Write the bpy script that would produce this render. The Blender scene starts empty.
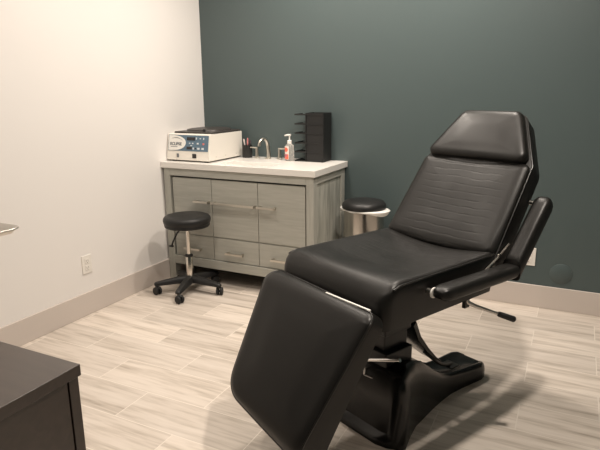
import bpy, bmesh, math, random
from mathutils import Vector, Matrix
random.seed(7)
S = bpy.context.scene
COL = S.collection
PI = math.pi

# ------------------------------------------------------------------ materials
def mat(name, color, rough=0.5, metal=0.0, spec=0.5, coat=0.0, trans=0.0, ior=1.45):
    m = bpy.data.materials.new(name); m.use_nodes = True
    b = m.node_tree.nodes['Principled BSDF']
    b.inputs['Base Color'].default_value = (*color, 1)
    b.inputs['Roughness'].default_value = rough
    b.inputs['Metallic'].default_value = metal
    b.inputs['Specular IOR Level'].default_value = spec
    b.inputs['Coat Weight'].default_value = coat
    b.inputs['Transmission Weight'].default_value = trans
    b.inputs['IOR'].default_value = ior
    return m

def nodes(m):
    nt = m.node_tree
    return nt, nt.nodes['Principled BSDF']

def add(nt, kind, **kw):
    n = nt.nodes.new(kind)
    for k, v in kw.items():
        setattr(n, k, v)
    return n

def bump_noise(m, scale, strength, dist=0.002, detail=4, vec=None):
    nt, b = nodes(m)
    tc = add(nt, 'ShaderNodeTexCoord')
    mp = add(nt, 'ShaderNodeMapping')
    if vec: mp.inputs['Scale'].default_value = vec
    nz = add(nt, 'ShaderNodeTexNoise'); nz.inputs['Scale'].default_value = scale; nz.inputs['Detail'].default_value = detail
    bp = add(nt, 'ShaderNodeBump'); bp.inputs['Strength'].default_value = strength; bp.inputs['Distance'].default_value = dist
    L = nt.links.new
    L(tc.outputs['Object'], mp.inputs['Vector']); L(mp.outputs['Vector'], nz.inputs['Vector'])
    L(nz.outputs['Fac'], bp.inputs['Height']); L(bp.outputs['Normal'], b.inputs['Normal'])
    return nz

def ramp(nt, stops):
    r = add(nt, 'ShaderNodeValToRGB')
    e = r.color_ramp.elements
    while len(e) < len(stops): e.new(0.5)
    for i, (p, c) in enumerate(stops):
        e[i].position = p; e[i].color = (*c, 1)
    return r

def wood(name, base, dark, vec, rough=0.55, contrast=(0.35, 0.7)):
    m = mat(name, base, rough)
    nt, b = nodes(m); L = nt.links.new
    tc = add(nt, 'ShaderNodeTexCoord')
    mp = add(nt, 'ShaderNodeMapping'); mp.inputs['Scale'].default_value = vec
    nz = add(nt, 'ShaderNodeTexNoise'); nz.inputs['Scale'].default_value = 1.0; nz.inputs['Detail'].default_value = 6; nz.inputs['Distortion'].default_value = 0.6
    rp = ramp(nt, [(contrast[0], dark), (contrast[1], base)])
    L(tc.outputs['Object'], mp.inputs['Vector']); L(mp.outputs['Vector'], nz.inputs['Vector'])
    L(nz.outputs['Fac'], rp.inputs['Fac']); L(rp.outputs['Color'], b.inputs['Base Color'])
    bp = add(nt, 'ShaderNodeBump'); bp.inputs['Strength'].default_value = 0.15; bp.inputs['Distance'].default_value = 0.001
    L(nz.outputs['Fac'], bp.inputs['Height']); L(bp.outputs['Normal'], b.inputs['Normal'])
    return m

M = {}
M['white_wall'] = mat('white_wall_paint', (0.80, 0.775, 0.75), 0.6, spec=0.3); bump_noise(M['white_wall'], 180, 0.05, 0.001)
M['teal_wall'] = mat('teal_wall_paint', (0.074, 0.099, 0.100), 0.40, spec=0.5); bump_noise(M['teal_wall'], 180, 0.06, 0.001)
M['ceiling'] = mat('ceiling_paint', (0.82, 0.80, 0.77), 0.8, spec=0.2)
M['baseboard'] = mat('baseboard_paint', (0.60, 0.54, 0.495), 0.4, spec=0.4); bump_noise(M['baseboard'], 60, 0.02, 0.001)
M['plate'] = mat('outlet_plastic', (0.80, 0.77, 0.72), 0.35)
M['slot'] = mat('outlet_slot', (0.10, 0.09, 0.08), 0.6)
M['quartz'] = mat('white_quartz', (0.80, 0.775, 0.735), 0.22, spec=0.5)
M['porcelain'] = mat('porcelain', (0.82, 0.80, 0.77), 0.12, spec=0.6)
GB, GD = (0.43, 0.428, 0.385), (0.37, 0.368, 0.328)
M['oak_h'] = wood('grey_oak_horizontal', GB, GD, (5, 60, 70))
M['oak_v'] = wood('grey_oak_vertical', GB, GD, (60, 60, 4))
M['oak_side'] = wood('grey_oak_side_panel', (0.48, 0.48, 0.43), (0.29, 0.295, 0.258), (26, 26, 3.2), contrast=(0.38, 0.62))
M['painted_shade'] = mat('painted_shade_board', (0.05, 0.05, 0.045), 0.8)  # near-black colour paints in the shade of the door gaps and vanity inside
M['nickel'] = mat('brushed_nickel', (0.60, 0.57, 0.51), 0.30, 1.0)
M['chrome'] = mat('chrome', (0.80, 0.79, 0.77), 0.10, 1.0)
M['steel'] = mat('polished_steel', (0.72, 0.68, 0.62), 0.16, 1.0)
M['bin_steel'] = mat('bin_steel', (0.50, 0.475, 0.44), 0.2, 1.0)
M['satin'] = mat('satin_steel', (0.62, 0.59, 0.55), 0.3, 1.0)
M['black_plastic'] = mat('black_plastic', (0.014, 0.014, 0.014), 0.42)
M['black_rubber'] = mat('black_rubber', (0.012, 0.012, 0.012), 0.6)
M['gloss_black'] = mat('gloss_black_base', (0.006, 0.0058, 0.0052), 0.22, spec=0.4)
M['gunmetal'] = mat('gunmetal', (0.04, 0.038, 0.035), 0.4, 0.6)
M['white_plastic'] = mat('white_plastic', (0.80, 0.78, 0.74), 0.35)
M['bag'] = mat('white_bin_liner', (0.78, 0.77, 0.74), 0.45); bump_noise(M['bag'], 45, 0.6, 0.006)
M['cent_body'] = mat('off_white_enamel', (0.79, 0.755, 0.69), 0.35); bump_noise(M['cent_body'], 300, 0.05, 0.0005)
M['cent_lid'] = mat('dark_grey_lid', (0.045, 0.04, 0.037), 0.4)
M['cent_blue'] = mat('blue_grey_panel', (0.10, 0.165, 0.225), 0.45)
M['cent_white'] = mat('white_print', (0.80, 0.79, 0.75), 0.45)
M['print_dark'] = mat('dark_print', (0.09, 0.11, 0.13), 0.5)
M['display'] = mat('dark_display', (0.025, 0.022, 0.022), 0.25)
M['button'] = mat('pale_button', (0.66, 0.70, 0.73), 0.4)
M['red_button'] = mat('red_button', (0.72, 0.20, 0.18), 0.4)
M['pen_pink'] = mat('pink_pen', (0.62, 0.22, 0.22), 0.4)
M['pen_white'] = mat('white_pen', (0.7, 0.62, 0.60), 0.4)
M['pen_dark'] = mat('dark_pen', (0.05, 0.03, 0.04), 0.4)
M['soap'] = mat('clear_bottle', (0.86, 0.84, 0.80), 0.12, trans=0.75, ior=1.3)
M['label_red'] = mat('coral_label', (0.85, 0.16, 0.10), 0.45)
M['label_pale'] = mat('pale_label', (0.82, 0.70, 0.64), 0.45)
M['label_violet'] = mat('violet_print', (0.25, 0.16, 0.32), 0.45)
M['rack'] = mat('black_metal_rack', (0.012, 0.012, 0.012), 0.5)
M['espresso'] = wood('espresso_wood', (0.044, 0.030, 0.0235), (0.032, 0.022, 0.017), (4, 40, 40), rough=0.40)
_b = nodes(M['espresso'])[1]; _b.inputs['Coat Weight'].default_value = 0.6; _b.inputs['Coat Roughness'].default_value = 0.3
M['lamp'] = mat('lamp_lens', (1, 1, 1), 0.5)
_nt, _b = nodes(M['lamp']); _b.inputs['Emission Color'].default_value = (1, 0.84, 0.66, 1); _b.inputs['Emission Strength'].default_value = 12

def leather(name, color, rough, crease=0.0, halfw=0.2, period=0.045):
    """black vinyl with fine grain; crease > 0 adds the crosswise worn creases of the sitting area"""
    m = mat(name, color, rough, spec=0.36)
    nt, b = nodes(m); L = nt.links.new
    tc = add(nt, 'ShaderNodeTexCoord')
    nz = add(nt, 'ShaderNodeTexNoise'); nz.inputs['Scale'].default_value = 260; nz.inputs['Detail'].default_value = 3
    n2 = add(nt, 'ShaderNodeTexNoise'); n2.inputs['Scale'].default_value = 9; n2.inputs['Detail'].default_value = 4
    L(tc.outputs['Object'], nz.inputs['Vector']); L(tc.outputs['Object'], n2.inputs['Vector'])
    rr = add(nt, 'ShaderNodeMapRange'); rr.inputs['From Min'].default_value = 0.3; rr.inputs['From Max'].default_value = 0.7
    rr.inputs['To Min'].default_value = rough - 0.05; rr.inputs['To Max'].default_value = rough + 0.07
    L(n2.outputs['Fac'], rr.inputs['Value']); L(rr.outputs['Result'], b.inputs['Roughness'])
    bp = add(nt, 'ShaderNodeBump'); bp.inputs['Strength'].default_value = 0.12; bp.inputs['Distance'].default_value = 0.0006
    L(nz.outputs['Fac'], bp.inputs['Height'])
    last = bp
    if crease:
        uv = add(nt, 'ShaderNodeUVMap'); uv.uv_map = 'pad'
        sep = add(nt, 'ShaderNodeSeparateXYZ'); L(uv.outputs['UV'], sep.inputs['Vector'])
        # creases: brick seams stretched sideways, wobbled by noise, faded out towards the edges of the pad
        n3 = add(nt, 'ShaderNodeTexNoise'); n3.inputs['Scale'].default_value = 7; n3.inputs['Detail'].default_value = 3
        L(uv.outputs['UV'], n3.inputs['Vector'])
        vm = add(nt, 'ShaderNodeVectorMath', operation='MULTIPLY_ADD')
        vm.inputs[1].default_value = (0.03, 0.03, 0)
        L(n3.outputs['Color'], vm.inputs[0]); L(uv.outputs['UV'], vm.inputs[2])
        br = add(nt, 'ShaderNodeTexWave', wave_type='BANDS', bands_direction='Y', wave_profile='SIN')
        br.inputs['Scale'].default_value = 0.314 / period; br.inputs['Distortion'].default_value = 0.0
        L(vm.outputs['Vector'], br.inputs['Vector'])
        pw = add(nt, 'ShaderNodeMath', operation='POWER'); pw.inputs[1].default_value = 10; L(br.outputs['Fac'], pw.inputs[0])
        n4 = add(nt, 'ShaderNodeTexNoise'); n4.inputs['Scale'].default_value = 16; n4.inputs['Detail'].default_value = 2; L(uv.outputs['UV'], n4.inputs['Vector'])
        m4 = add(nt, 'ShaderNodeMapRange'); m4.inputs['From Min'].default_value = 0.30; m4.inputs['From Max'].default_value = 0.60; L(n4.outputs['Fac'], m4.inputs['Value'])
        hm = add(nt, 'ShaderNodeMath', operation='MULTIPLY'); L(pw.outputs[0], hm.inputs[0]); L(m4.outputs['Result'], hm.inputs[1])
        ab = add(nt, 'ShaderNodeMath', operation='ABSOLUTE'); L(sep.outputs['X'], ab.inputs[0])
        mk = add(nt, 'ShaderNodeMapRange'); mk.inputs['From Min'].default_value = halfw * 0.75; mk.inputs['From Max'].default_value = halfw
        mk.inputs['To Min'].default_value = 1; mk.inputs['To Max'].default_value = 0
        L(ab.outputs[0], mk.inputs['Value'])
        mv = add(nt, 'ShaderNodeMapRange'); mv.inputs['From Min'].default_value = -0.24; mv.inputs['From Max'].default_value = -0.14
        L(sep.outputs['Y'], mv.inputs['Value'])
        mm = add(nt, 'ShaderNodeMath', operation='MULTIPLY'); L(mk.outputs['Result'], mm.inputs[0]); L(mv.outputs['Result'], mm.inputs[1])
        mu = add(nt, 'ShaderNodeMath', operation='MULTIPLY'); mu.inputs[1].default_value = crease
        L(mm.outputs[0], mu.inputs[0])
        b2 = add(nt, 'ShaderNodeBump'); b2.inputs['Distance'].default_value = 0.002; b2.invert = True
        L(mu.outputs[0], b2.inputs['Strength']); L(hm.outputs[0], b2.inputs['Height']); L(bp.outputs['Normal'], b2.inputs['Normal'])
        last = b2
    L(last.outputs['Normal'], b.inputs['Normal'])
    return m
LC = (0.0095, 0.0089, 0.0080)
M['vinyl'] = leather('black_vinyl', LC, 0.38)
M['vinyl_seat'] = leather('black_vinyl_creased_seat', LC, 0.38, crease=0.45, halfw=0.24, period=0.030)
M['vinyl_back'] = leather('black_vinyl_creased_back', LC, 0.40, crease=0.24, halfw=0.23, period=0.036)
M['vinyl_side'] = leather('black_vinyl_side', (0.007, 0.0066, 0.0058), 0.5)
M['piping'] = mat('black_piping', (0.012, 0.011, 0.010), 0.32)
M['stool_vinyl'] = leather('black_stool_vinyl', (0.016, 0.016, 0.016), 0.45)

def floor_material():
    m = mat('wood_look_tile', (0.6, 0.5, 0.42), 0.42, spec=0.4)
    nt, b = nodes(m); L = nt.links.new
    geo = add(nt, 'ShaderNodeNewGeometry')
    mp = add(nt, 'ShaderNodeMapping')
    mp.inputs['Location'].default_value = (-0.045 + 6.4, 0.188 + 0.2185 * 21, 0)
    br = add(nt, 'ShaderNodeTexBrick'); br.offset = 0.5
    br.inputs['Scale'].default_value = 1.0; br.inputs['Brick Width'].default_value = 0.64; br.inputs['Row Height'].default_value = 0.2185
    br.inputs['Mortar Size'].default_value = 0.0021; br.inputs['Mortar Smooth'].default_value = 0.1
    br.inputs['Color1'].default_value = (0, 0, 0, 1); br.inputs['Color2'].default_value = (1, 1, 1, 1); br.inputs['Mortar'].default_value = (0.5, 0.5, 0.5, 1)
    L(geo.outputs['Position'], mp.inputs['Vector']); L(mp.outputs['Vector'], br.inputs['Vector'])
    ms = add(nt, 'ShaderNodeMapping'); ms.inputs['Scale'].default_value = (1.9, 24, 1)
    L(geo.outputs['Position'], ms.inputs['Vector'])
    w = add(nt, 'ShaderNodeMath', operation='MULTIPLY'); w.inputs[1].default_value = 37.0
    L(br.outputs['Color'], w.inputs[0])
    nz = add(nt, 'ShaderNodeTexNoise', noise_dimensions='4D'); nz.inputs['Scale'].default_value = 1.0; nz.inputs['Detail'].default_value = 5; nz.inputs['Roughness'].default_value = 0.55; nz.inputs['Distortion'].default_value = 0.35
    L(ms.outputs['Vector'], nz.inputs['Vector']); L(w.outputs[0], nz.inputs['W'])
    rp = ramp(nt, [(0.30, (0.28, 0.235, 0.19)), (0.41, (0.50, 0.437, 0.372)), (0.52, (0.64, 0.57, 0.50)), (0.70, (0.73, 0.66, 0.59))])
    ms2 = add(nt, 'ShaderNodeMapping'); ms2.inputs['Scale'].default_value = (5.5, 62, 1); L(geo.outputs['Position'], ms2.inputs['Vector'])
    n2 = add(nt, 'ShaderNodeTexNoise', noise_dimensions='4D'); n2.inputs['Scale'].default_value = 1.0; n2.inputs['Detail'].default_value = 4
    L(ms2.outputs['Vector'], n2.inputs['Vector']); L(w.outputs[0], n2.inputs['W'])
    mf = add(nt, 'ShaderNodeMix'); mf.inputs[0].default_value = 0.36
    L(nz.outputs['Fac'], mf.inputs[2]); L(n2.outputs['Fac'], mf.inputs[3]); L(mf.outputs[0], rp.inputs['Fac'])
    hs = add(nt, 'ShaderNodeHueSaturation')
    mr = add(nt, 'ShaderNodeMapRange'); mr.inputs['To Min'].default_value = 0.90; mr.inputs['To Max'].default_value = 1.08
    L(br.outputs['Color'], mr.inputs['Value']); L(mr.outputs['Result'], hs.inputs['Value']); L(rp.outputs['Color'], hs.inputs['Color'])
    mx = add(nt, 'ShaderNodeMix', data_type='RGBA'); mx.inputs[7].default_value = (0.74, 0.675, 0.60, 1)
    L(br.outputs['Fac'], mx.inputs[0]); L(hs.outputs['Color'], mx.inputs[6])
    L(mx.outputs[2], b.inputs['Base Color'])
    bp = add(nt, 'ShaderNodeBump'); bp.inputs['Strength'].default_value = 0.25; bp.inputs['Distance'].default_value = 0.0015; bp.invert = True
    L(br.outputs['Fac'], bp.inputs['Height']); L(bp.outputs['Normal'], b.inputs['Normal'])
    return m
M['tile'] = floor_material()

# ------------------------------------------------------------------ mesh helpers
def box(bm, lo, hi, mtx=None):
    vs = [bm.verts.new(((lo[0], hi[0])[i & 1], (lo[1], hi[1])[(i >> 1) & 1], (lo[2], hi[2])[(i >> 2) & 1])) for i in range(8)]
    for f in ((0, 2, 3, 1), (4, 5, 7, 6), (0, 1, 5, 4), (2, 6, 7, 3), (0, 4, 6, 2), (1, 3, 7, 5)):
        bm.faces.new([vs[i] for i in f])
    if mtx:
        for v in vs: v.co = mtx @ v.co
    return vs

def loft(bm, rings, cap0=True, cap1=True, closed=True):
    R = [[bm.verts.new(p) for p in r] for r in rings]
    n = len(R[0])
    for a, b in zip(R, R[1:]):
        for i in range(n if closed else n - 1):
            j = (i + 1) % n
            bm.faces.new((a[i], a[j], b[j], b[i]))
    if cap0: bm.faces.new(list(reversed(R[0])))
    if cap1: bm.faces.new(R[-1])
    return R

def lathe(bm, prof, c=(0, 0, 0), mtx=None, seg=48, cap0=True, cap1=True):
    rings = []
    for r, z in prof:
        ring = []
        for i in range(seg):
            a = 2 * PI * i / seg
            v = Vector((r * math.cos(a), r * math.sin(a), z))
            if mtx: v = mtx @ v
            ring.append(v + Vector(c))
        rings.append(ring)
    return loft(bm, rings, cap0, cap1)

def tube(bm, pts, r, seg=10, closed=False, caps=True):
    pts = [Vector(p) for p in pts]; n = len(pts)
    rs = r if isinstance(r, (list, tuple)) else [r] * n
    tang = []
    for i in range(n):
        if closed: t = pts[(i + 1) % n] - pts[i - 1]
        elif i == 0: t = pts[1] - pts[0]
        elif i == n - 1: t = pts[-1] - pts[-2]
        else: t = (pts[i + 1] - pts[i]).normalized() + (pts[i] - pts[i - 1]).normalized()
        tang.append(t.normalized())
    up = Vector((0, 0, 1)) if abs(tang[0].z) < 0.9 else Vector((1, 0, 0))
    nrm = (up - tang[0] * up.dot(tang[0])).normalized()
    rings = []
    for i in range(n):
        nrm = (nrm - tang[i] * nrm.dot(tang[i])).normalized()
        bi = tang[i].cross(nrm)
        rings.append([pts[i] + nrm * (rs[i] * math.cos(2 * PI * k / seg)) + bi * (rs[i] * math.sin(2 * PI * k / seg)) for k in range(seg)])
    if closed: rings.append(rings[0][:]); 
    return loft(bm, rings, caps and not closed, caps and not closed)

def smooth_path(pts, n=6, closed=False):
    pts = [Vector(p) for p in pts]; out = []; m = len(pts)
    for i in range(m if closed else m - 1):
        p0 = pts[(i - 1) % m] if closed or i > 0 else pts[i]
        p1 = pts[i]; p2 = pts[(i + 1) % m]
        p3 = pts[(i + 2) % m] if closed or i + 2 < m else pts[(i + 1) % m]
        for k in range(n):
            t = k / n
            out.append(0.5 * ((2 * p1) + (p2 - p0) * t + (2 * p0 - 5 * p1 + 4 * p2 - p3) * t * t + (3 * p1 - p0 - 3 * p2 + p3) * t ** 3))
    if not closed: out.append(pts[-1])
    return out

def rpoly(corners, radii, nc=7, step=0.02):
    """rounded polygon outline (CCW) as evenly subdivided 2D points"""
    n = len(corners); out = []
    for i in range(n):
        p = Vector(corners[i]); a = (Vector(corners[i - 1]) - p).normalized(); b = (Vector(corners[(i + 1) % n]) - p).normalized()
        r = radii[i] if isinstance(radii, (list, tuple)) else radii
        ang = a.angle(b); d = r / math.tan(ang / 2)
        p0, p1 = p + a * d, p + b * d
        c = p + (a + b).normalized() * (r / math.sin(ang / 2))
        v0, v1 = p0 - c, p1 - c
        tot = v0.angle(v1)
        for k in range(nc + 1):
            t = k / nc
            v = (v0 * math.sin((1 - t) * tot) + v1 * math.sin(t * tot)) / max(math.sin(tot), 1e-6) if tot > 1e-4 else v0
            out.append(c + v)
    res = []
    for i, p in enumerate(out):
        q = out[(i + 1) % len(out)]
        L = (q - p).length; k = max(1, int(L / step))
        for t in range(k): res.append(p.lerp(q, t / k))
    return [(p.x, p.y) for p in res]

def inset(out, d):
    n = len(out); res = []
    for i in range(n):
        a = Vector(out[i - 1]); b = Vector(out[(i + 1) % n]); t = (b - a).normalized()
        res.append((out[i][0] - t.y * d, out[i][1] + t.x * d))
    return res

def pad(bm, outline, rings, frame, crown=0.0, steps=12, warp=None):
    """upholstered pad: outline in (u,v), rings of (inset, w) from the bottom edge to the top edge, then a crowned, warped top.
    frame(u,v,w) gives the point. A uv layer 'pad' keeps (u,v)."""
    uvl = bm.loops.layers.uv.get('pad') or bm.loops.layers.uv.new('pad')
    cx = sum(p[0] for p in outline) / len(outline); cy = sum(p[1] for p in outline) / len(outline)
    vmin = min(p[1] for p in outline); vmax = max(p[1] for p in outline); vm = (vmin + vmax) / 2; vh = (vmax - vmin) / 2
    lo = [p for p in outline if p[1] < vm]; hi = [p for p in outline if p[1] >= vm]
    wl = max(abs(p[0]) for p in outline if p[1] < vmin + vh * 0.6); wh = sorted(abs(p[0]) for p in outline if p[1] > vmax - vh * 0.6)[-1]
    def dome(u, v):
        t = (v - vmin) / (2 * vh); hw = wl + (wh - wl) * t
        a, b = min(1, abs(u - cx) / hw), min(1, abs(v - vm) / vh)
        return (1 - a ** 3) * (1 - b ** 3)
    data = []
    for d, w in rings:
        data.append([(u, v, w) for u, v in (inset(outline, d) if d else outline)])
    last = data[-1]
    for k in range(1, steps):
        s = 1 - k / steps
        s2 = s ** 0.9
        data.append([(cx + (u - cx) * s2, cy + (v - cy) * s2, w + crown * dome(cx + (u - cx) * s2, cy + (v - cy) * s2) * min(1, 2.2 * (1 - s2))) for u, v, w in last])
    cache = {}
    def mk(q):
        u, v, w = q
        if warp: w = w + warp(u, v, w)
        vert = bm.verts.new(frame(u, v, w)); cache[vert] = (u, v); return vert
    R = [[mk(q) for q in r] for r in data]
    n = len(outline); fs = []
    for a, b in zip(R, R[1:]):
        for i in range(n):
            j = (i + 1) % n
            fs.append(bm.faces.new((a[i], a[j], b[j], b[i])))
    c = mk((cx, cy, last[0][2] + crown * dome(cx, cy)))
    for i in range(n): fs.append(bm.faces.new((R[-1][i], R[-1][(i + 1) % n], c)))
    fs.append(bm.faces.new(list(reversed(R[0]))))
    for f in fs:
        for l in f.loops: l[uvl].uv = cache[l.vert]

def obj(name, bm, m, parent=None, bevel=0.0, loc=None, flat=False, angle=0.7, seg=2):
    bmesh.ops.recalc_face_normals(bm, faces=bm.faces)
    me = bpy.data.meshes.new(name)
    for f in bm.faces: f.smooth = not flat
    for e in bm.edges:
        if len(e.link_faces) == 2 and e.calc_face_angle(0) > angle: e.smooth = False
    bm.to_mesh(me); bm.free()
    ms = m if isinstance(m, (list, tuple)) else [m]
    for k in ms: me.materials.append(k)
    o = bpy.data.objects.new(name, me); COL.objects.link(o)
    if bevel:
        md = o.modifiers.new('bevel', 'BEVEL'); md.width = bevel; md.segments = seg; md.limit_method = 'ANGLE'; md.angle_limit = 0.7; md.harden_normals = True
    if parent: o.parent = parent
    if loc: o.location = loc
    return o

def boxobj(name, lo, hi, m, parent=None, bevel=0.002):
    bm = bmesh.new(); box(bm, lo, hi); return obj(name, bm, m, parent, bevel)

def tag(o, label, cat, group=None):
    o['label'] = label; o['category'] = cat
    if group: o['group'] = group
    return o

def thing(name, label, cat, loc=(0, 0, 0), rz=0.0, group=None):
    o = bpy.data.objects.new(name, None); COL.objects.link(o)
    o.location = loc; o.rotation_euler = (0, 0, rz); o.empty_display_size = 0.1
    return tag(o, label, cat, group)

def struct(name, bm, m, bevel=0.0):
    o = obj(name, bm, m, None, bevel); o['kind'] = 'structure'; return o

def structbox(name, lo, hi, m, bevel=0.0):
    bm = bmesh.new(); box(bm, lo, hi); return struct(name, bm, m, bevel)

def copy_tree(o, parent=None):
    c = o.copy(); COL.objects.link(c)
    if parent: c.parent = parent
    for ch in list(o.children): copy_tree(ch, c)
    return c

# ------------------------------------------------------------------ the room
XR, YF, ZC = 4.1, -4.7, 2.75
structbox('floor', (-0.1, YF - 0.1, -0.1), (XR + 0.1, 0.1, 0), M['tile'])
structbox('wall_left', (-0.1, YF - 0.1, 0), (0, 0.1, ZC), M['white_wall'])
structbox('wall_back', (0, 0, 0), (XR, 0.1, ZC), M['teal_wall'])
structbox('wall_right', (XR, YF - 0.1, 0), (XR + 0.1, 0.1, ZC), M['teal_wall'])
structbox('wall_front', (0, YF - 0.1, 0), (XR, YF, ZC), M['teal_wall'])
structbox('ceiling', (-0.1, YF - 0.1, ZC), (XR + 0.1, 0.1, ZC + 0.1), M['ceiling'])
BH, BT = 0.150, 0.014
structbox('baseboard_left', (0, YF, 0), (BT, -BT, BH), M['baseboard'], 0.003)
structbox('baseboard_back', (0, -BT, 0), (XR, 0, BH), M['baseboard'], 0.003)
structbox('baseboard_right', (XR - BT, YF, 0), (XR, -BT, BH), M['baseboard'], 0.003)
structbox('baseboard_front', (BT, YF, 0), (XR - BT, YF + BT, BH), M['baseboard'], 0.003)

# wall outlets ------------------------------------------------------
def outlet(label, origin, rz):
    t = thing('wall_outlet', label, 'outlet', origin, rz)      # local: x across, y out of the wall, z up
    bm = bmesh.new(); box(bm, (-0.039, 0, -0.06), (0.039, 0.006, 0.06)); obj('cover_plate', bm, M['plate'], t, 0.003)
    for k in (-1, 1):
        bm = bmesh.new(); box(bm, (-0.017, 0.006, k * 0.022 - 0.016), (0.017, 0.0085, k * 0.022 + 0.016))
        s = obj('socket', bm, M['plate'], t, 0.001)
        bm = bmesh.new()
        box(bm, (-0.008, 0.0082, k * 0.022 - 0.004), (-0.006, 0.0090, k * 0.022 + 0.007))
        box(bm, (0.006, 0.0082, k * 0.022 - 0.004), (0.008, 0.0090, k * 0.022 + 0.007))
        box(bm, (-0.002, 0.0082, k * 0.022 - 0.012), (0.002, 0.0090, k * 0.022 - 0.008))
        obj('slot', bm, M['slot'], s)
    return t
outlet('white wall outlet plate low on the white wall beside the stool', (0, -1.333, 0.330), -PI / 2)
outlet('white wall outlet plate on the teal wall, half hidden by the chair armrest', (2.519, 0, 0.336), PI)

bm = bmesh.new()
lathe(bm, [(0.066, 0), (0.066, 0.002), (0.063, 0.0042), (0.004, 0.0046)], mtx=Matrix.Rotation(PI / 2, 4, 'X'))
c = thing('blank_cover_plate', 'round blank cover plate painted teal like the wall it is on', 'cover plate', (2.714, 0, 0.243))
obj('disc', bm, M['teal_wall'], c)
bm = bmesh.new(); lathe(bm, [(0.005, 0.0045), (0.005, 0.0058), (0.003, 0.0064)], mtx=Matrix.Rotation(PI / 2, 4, 'X'), seg=16)
obj('screw', bm, M['teal_wall'], c)

# ------------------------------------------------------------------ vanity cabinet
vx0, vx1, vyf, vyb, vtop = 0.016, 1.234, -0.556, -0.018, 0.851
V = thing('vanity_cabinet', 'grey oak vanity cabinet under the white countertop', 'cabinet', ((vx0 + vx1) / 2, -0.29, 0))
ox, oy = (vx0 + vx1) / 2, -0.29
def vb(bm, x0, y0, z0, x1, y1, z1): box(bm, (x0 - ox, y0 - oy, z0), (x1 - ox, y1 - oy, z1))
px0, px1 = 0.072, 1.180          # front opening
def vpart(name, m, *bx, bevel=0.002):
    bm = bmesh.new(); vb(bm, *bx); return obj(name, bm, m, V, bevel)
vpart('corner_post', M['oak_v'], vx0, vyf, 0, px0, vyf + 0.06, vtop); vpart('corner_post', M['oak_v'], px1, vyf, 0, vx1, vyf + 0.06, vtop)
vpart('corner_post', M['oak_v'], vx0, vyb - 0.06, 0, px0, vyb, vtop); vpart('corner_post', M['oak_v'], px1, vyb - 0.06, 0, vx1, vyb, vtop)
vpart('face_rail', M['oak_h'], px0, vyf, 0.798, px1, vyf + 0.04, vtop); vpart('face_rail', M['oak_h'], px0, vyf, 0.125, px1, vyf + 0.04, 0.190)
vpart('face_rail', M['oak_h'], px0, vyf + 0.020, 0.352, px1, vyf + 0.030, 0.374)
vpart('shade_backing', M['painted_shade'], px0 - 0.001, vyf + 0.03, 0.130, px1 + 0.001, vyf + 0.04, 0.82, bevel=0)  # dark sheet behind the fronts, its colour standing in for gap shade
vpart('back_panel', M['painted_shade'], px0, vyb - 0.02, 0.13, px1, vyb - 0.01, 0.8, bevel=0)
vpart('bottom_panel', M['painted_shade'], vx0 + 0.03, vyf + 0.06, 0.13, vx1 - 0.03, vyb - 0.06, 0.145, bevel=0)
for sx, sgn in ((vx1, 1), (vx0, -1)):
    a, b = sx - sgn * 0.025, sx - sgn * 0.010
    vpart('side_panel', M['oak_side'], min(a, b), vyf + 0.06, 0.19, max(a, b), vyb - 0.06, 0.80, bevel=0.001)
    a, b = sx - sgn * 0.03, sx
    vpart('side_rail', M['oak_h'], min(a, b), vyf + 0.06, 0.80, max(a, b), vyb - 0.06, vtop)
    vpart('side_rail', M['oak_h'], min(a, b), vyf + 0.06, 0.125, max(a, b), vyb - 0.06, 0.19)
def bar_handle(parent, xa, xb, z, yo, thick=0.015, standoff=0.028, name='handle'):
    bm = bmesh.new()
    vb(bm, xa, yo - standoff - thick, z - thick / 2, xb, yo - standoff, z + thick / 2)
    for x in (xa + 0.012, xb - 0.012):
        vb(bm, x - thick / 2, yo - standoff, z - thick / 2, x + thick / 2, yo, z + thick / 2)
    return obj(name, bm, M['nickel'], parent, 0.0015)
yf = vyf + 0.011
cols = [(px0 + 0.012, 0.425), (0.429, 0.806), (0.810, px1 - 0.012)]
handx = [(0.288, 0.415), (0.440, 0.797), (0.818, 0.956)]
for i, (a, b) in enumerate(cols):
    bm = bmesh.new(); vb(bm, a, yf, 0.371, b, yf + 0.018, 0.785); d = obj('door', bm, M['oak_h'], V, 0.0015)
    bar_handle(d, handx[i][0], handx[i][1], 0.622, yf)
    bm = bmesh.new(); vb(bm, a, yf, 0.195, b, yf + 0.018, 0.360); d = obj('drawer', bm, M['oak_h'], V, 0.0015)
    mx_ = (a + b) / 2; w_ = 0.072
    bar_handle(d, mx_ - w_, mx_ + w_, 0.262, yf)
ox, oy = 0, 0

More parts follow.
